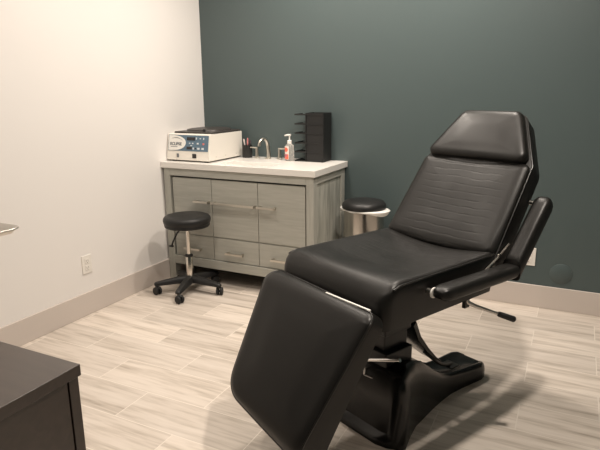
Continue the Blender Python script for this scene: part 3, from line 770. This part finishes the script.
# right armrest: two pads mitred at the elbow
AX = 0.345; AW = 0.038
def arm_pad(name, a, b, t, m, mit_a=0.0, mit_b=0.0, round_a=True, round_b=False):
    a, b = Vector(a), Vector(b); d = (b - a).normalized(); L = (b - a).length
    nn = Vector((0, -d.z, d.y)); bm = bmesh.new()
    secs = []
    K = [0, 0.004, 0.012, 0.026, 0.045] if round_a else [0.0, 0.03]
    E = [L - 0.045, L - 0.026, L - 0.012, L - 0.004, L] if round_b else [L - 0.03, L]
    for s in K + [L * 0.35, L * 0.65] + E:
        f = 1.0
        if round_a and s < 0.045: f = math.sqrt(max(0.02, 1 - ((0.045 - s) / 0.045) ** 2))
        if round_b and s > L - 0.045: f = min(f, math.sqrt(max(0.02, 1 - ((s - L + 0.045) / 0.045) ** 2)))
        ring = []
        for k in range(28):
            q = 2 * PI * k / 28; c, sn = math.cos(q), math.sin(q)
            u = math.copysign(abs(c) ** 0.55, c) * AW * (0.35 + 0.65 * f); w = math.copysign(abs(sn) ** 0.6, sn) * t * (0.30 + 0.70 * f)
            wi = w / t
            sh = 0
            if s > L * 0.5: sh = mit_b * wi * (s - L * 0.5) / (L * 0.5)
            else: sh = mit_a * wi * (1 - s / (L * 0.5))
            ring.append(a + d * (s + sh) + nn * w + Vector((u, 0, 0)))
        secs.append(ring)
    loft(bm, secs); return obj(name, bm, m, CH, angle=0.9)
EL = Vector((AX, 0.325, 0.683))
A1 = arm_pad('armrest_pad', (AX, -0.150, 0.694), EL, 0.026, M['vinyl'], 0, 0.026)
A2 = arm_pad('armrest_pad', EL + Vector((0, 0.002, 0.002)), (AX, 0.553, 0.948), 0.034, M['vinyl'], 0.030, 0, False, True)
bm = bmesh.new()
tube(bm, [(AX - 0.023, -0.138, 0.692), (AX - 0.030, -0.138, 0.692)], 0.020, 20); pc = obj('pivot_cap', bm, M['white_plastic'], CH, 0.002); pc['label'] = 'white round cap at the armrest tip'
for yy, za, zc in ((0.535, 0.925, 0.925), (0.34, 0.66, 0.675), (0.10, 0.665, 0.68), (-0.136, 0.692, 0.692)):
    bm = bmesh.new(); tube(bm, [(0.285, yy, za), (AX, yy, zc)], 0.010, 12); obj('armrest_pin', bm, M['satin'], CH)
bm = bmesh.new(); tube(bm, [(HW + 0.006, 0.205, 0.690), (HW + 0.008, 0.30, 0.735), (HW + 0.006, 0.375, 0.775)], 0.004, 8); lathe(bm, [(0.008, -0.004), (0.008, 0.004)], (HW + 0.008, 0.305, 0.738), Matrix.Rotation(PI / 2, 4, 'Y'), 12)
obj('recline_stay', bm, M['chrome'], CH)
# recline lever under the seat
bm = bmesh.new()
tube(bm, [(0.262, 0.145, 0.585), (0.272, 0.150, 0.566), (0.292, 0.165, 0.556), (0.372, 0.240, 0.520)], [0.010, 0.010, 0.0075, 0.0055], 10)
LV = obj('recline_lever', bm, M['satin'], CH)
bm = bmesh.new(); box(bm, (0.256, 0.130, 0.545), (0.272, 0.160, 0.590)); obj('lever_bracket', bm, M['gunmetal'], CH, 0.002)
bm = bmesh.new()
a = Vector((0.358, 0.227, 0.5263)); b = Vector((0.408, 0.274, 0.504))
tube(bm, [a, a.lerp(b, 0.08), a.lerp(b, 0.5), a.lerp(b, 0.92), b], [0.008, 0.011, 0.012, 0.0125, 0.009], 14); obj('grip', bm, M['black_plastic'], LV)

# ------------------------------------------------------------------ dark cabinet at the lower left
kx1, kyb, kz = 1.606, -2.811, 0.700
kx0, kyf = 0.98, -3.60
K = thing('dark_cabinet', 'dark espresso wood low cabinet at the lower left of the picture', 'cabinet', ((kx0 + kx1) / 2, (kyf + kyb) / 2, 0))
ox, oy = (kx0 + kx1) / 2, (kyf + kyb) / 2
bm = bmesh.new(); vb(bm, kx0, kyf, kz - 0.032, kx1, kyb, kz); obj('top', bm, M['espresso'], K, 0.0015)
bm = bmesh.new()
vb(bm, kx0 + 0.006, kyb - 0.036, 0, kx1 - 0.006, kyb - 0.006, kz - 0.032); vb(bm, kx0 + 0.006, kyf + 0.006, 0, kx1 - 0.006, kyf + 0.036, kz - 0.032)
vb(bm, kx0 + 0.006, kyf + 0.036, 0.05, kx0 + 0.02, kyb - 0.036, kz - 0.032); vb(bm, kx0 + 0.02, kyf + 0.036, 0.06, kx1 - 0.03, kyb - 0.036, 0.08)
obj('carcass', bm, M['espresso'], K, 0.0012)
for a, b in ((kyf + 0.040, (kyf + kyb) / 2 - 0.002), ((kyf + kyb) / 2 + 0.002, kyb - 0.040)):
    bm = bmesh.new(); vb(bm, kx1 - 0.026, a, 0.06, kx1 - 0.008, b, kz - 0.036); d = obj('door', bm, M['espresso'], K, 0.0012)
    bm = bmesh.new(); yy = a + 0.03 if b > kyb - 0.1 else b - 0.03
    lathe(bm, [(0.006, 0), (0.006, 0.014), (0.012, 0.018), (0.010, 0.024)], (kx1 - 0.008 - ox, yy - oy, 0.35), Matrix.Rotation(PI / 2, 4, 'Y'), 16); obj('knob', bm, M['satin'], d)
ox = oy = 0

# ------------------------------------------------------------------ instrument stand at the left edge
tx, ty, tz = 0.676, -2.565, 0.903
Y = thing('instrument_stand', 'stainless steel instrument tray on a stand at the left edge of the picture', 'instrument stand', (tx, ty, 0))
bm = bmesh.new()
ot = rpoly([(-0.232, -0.155), (0.232, -0.155), (0.232, 0.162), (-0.232, 0.162)], 0.05, 8, 0.1)
oi = inset(ot, 0.012); ob = inset(ot, 0.024)
rr = [[(u, v, tz + 0.004) for u, v in ot], [(u, v, tz + 0.008) for u, v in inset(ot, 0.004)], [(u, v, tz + 0.005) for u, v in oi], [(u, v, tz - 0.012) for u, v in ob]]
loft(bm, rr, False, True); o = obj('tray', bm, M['satin'], Y); s = o.modifiers.new('thick', 'SOLIDIFY'); s.thickness = 0.002; s.offset = -1
bm = bmesh.new()
tube(bm, [(-0.25, 0.0, 0.03), (-0.25, 0, tz - 0.02)], 0.013, 14); obj('pole', bm, M['satin'], Y)
bm = bmesh.new()
tube(bm, [(0.0, -0.13, tz - 0.020), (-0.25, -0.13, tz - 0.020), (-0.25, 0.13, tz - 0.020), (0.0, 0.13, tz - 0.020)], 0.007, 10); obj('tray_frame', bm, M['satin'], Y)
bm = bmesh.new()
tube(bm, smooth_path([(0.10, -0.17, 0.016), (-0.10, -0.17, 0.016), (-0.25, -0.12, 0.016), (-0.25, 0.12, 0.016), (-0.10, 0.17, 0.016), (0.10, 0.17, 0.016)], 6), 0.015, 12); obj('foot_frame', bm, M['satin'], Y)

# ------------------------------------------------------------------ ceiling lights
first = None
spots = [(1.0, -0.65, 0.66), (2.56, -1.80, 0.98), (2.6, -3.3, 0.10), (1.0, -2.9, 0.36), (0.75, -1.6, 0.29), (1.95, -0.6, 0.72)]
where = ['above the grey vanity', 'above the right side of the treatment chair', 'above the open floor at the right, nearest the front wall', 'above the instrument stand', 'above the floor between the stool and the dark cabinet', 'above the trash can']
for i, (x, y, e) in enumerate(spots):
    if first is None:
        first = thing('ceiling_light', '', 'ceiling light', (x, y, ZC)); o = first
        bm = bmesh.new(); lathe(bm, [(0.085, -0.010), (0.105, -0.008), (0.110, 0.0), (0.085, 0.0)], seg=40, cap0=False, cap1=False); obj('trim_ring', bm, M['white_plastic'], o)
        bm = bmesh.new(); lathe(bm, [(0.084, -0.001), (0.084, -0.004)], seg=40); obj('lens', bm, M['lamp'], o)
    else:
        o = copy_tree(first); o.location = (x, y, ZC)
    tag(o, 'round recessed ceiling light ' + where[i], 'ceiling light', 'recessed ceiling lights')
    ld = bpy.data.lights.new('downlight', 'AREA'); ld.shape = 'DISK'; ld.size = 0.12; ld.energy = 34 * e; ld.color = (1.0, 0.895, 0.79); ld.spread = math.radians(165)
    lo = bpy.data.objects.new('downlight', ld); COL.objects.link(lo); lo.location = (x, y, ZC - 0.012)

# ------------------------------------------------------------------ world, camera, view
w = bpy.data.worlds.new('world'); S.world = w; w.use_nodes = True
w.node_tree.nodes['Background'].inputs['Color'].default_value = (0.9, 0.85, 0.8, 1); w.node_tree.nodes['Background'].inputs['Strength'].default_value = 0.0
pan, tilt, roll = -0.4606, 0.2384, -0.0078
fw = Vector((math.sin(pan) * math.cos(tilt), math.cos(pan) * math.cos(tilt), -math.sin(tilt)))
r0 = Vector((math.cos(pan), -math.sin(pan), 0)); u0 = r0.cross(fw)
r = r0 * math.cos(roll) + u0 * math.sin(roll); u = u0 * math.cos(roll) - r0 * math.sin(roll)
cd = bpy.data.cameras.new('camera'); cam = bpy.data.objects.new('camera', cd); COL.objects.link(cam)
cam.matrix_world = Matrix(((r.x, u.x, -fw.x, 2.7136), (r.y, u.y, -fw.y, -3.739), (r.z, u.z, -fw.z, 1.3924), (0, 0, 0, 1)))
cd.sensor_fit = 'HORIZONTAL'; cd.sensor_width = 36; cd.lens = 552.33 / 600 * 36; cd.clip_start = 0.02
S.camera = cam
S.view_settings.view_transform = 'Standard'; S.view_settings.look = 'None'; S.view_settings.gamma = 1; S.view_settings.exposure = 0.0
try: S.view_settings.use_curve_mapping = False
except Exception: pass
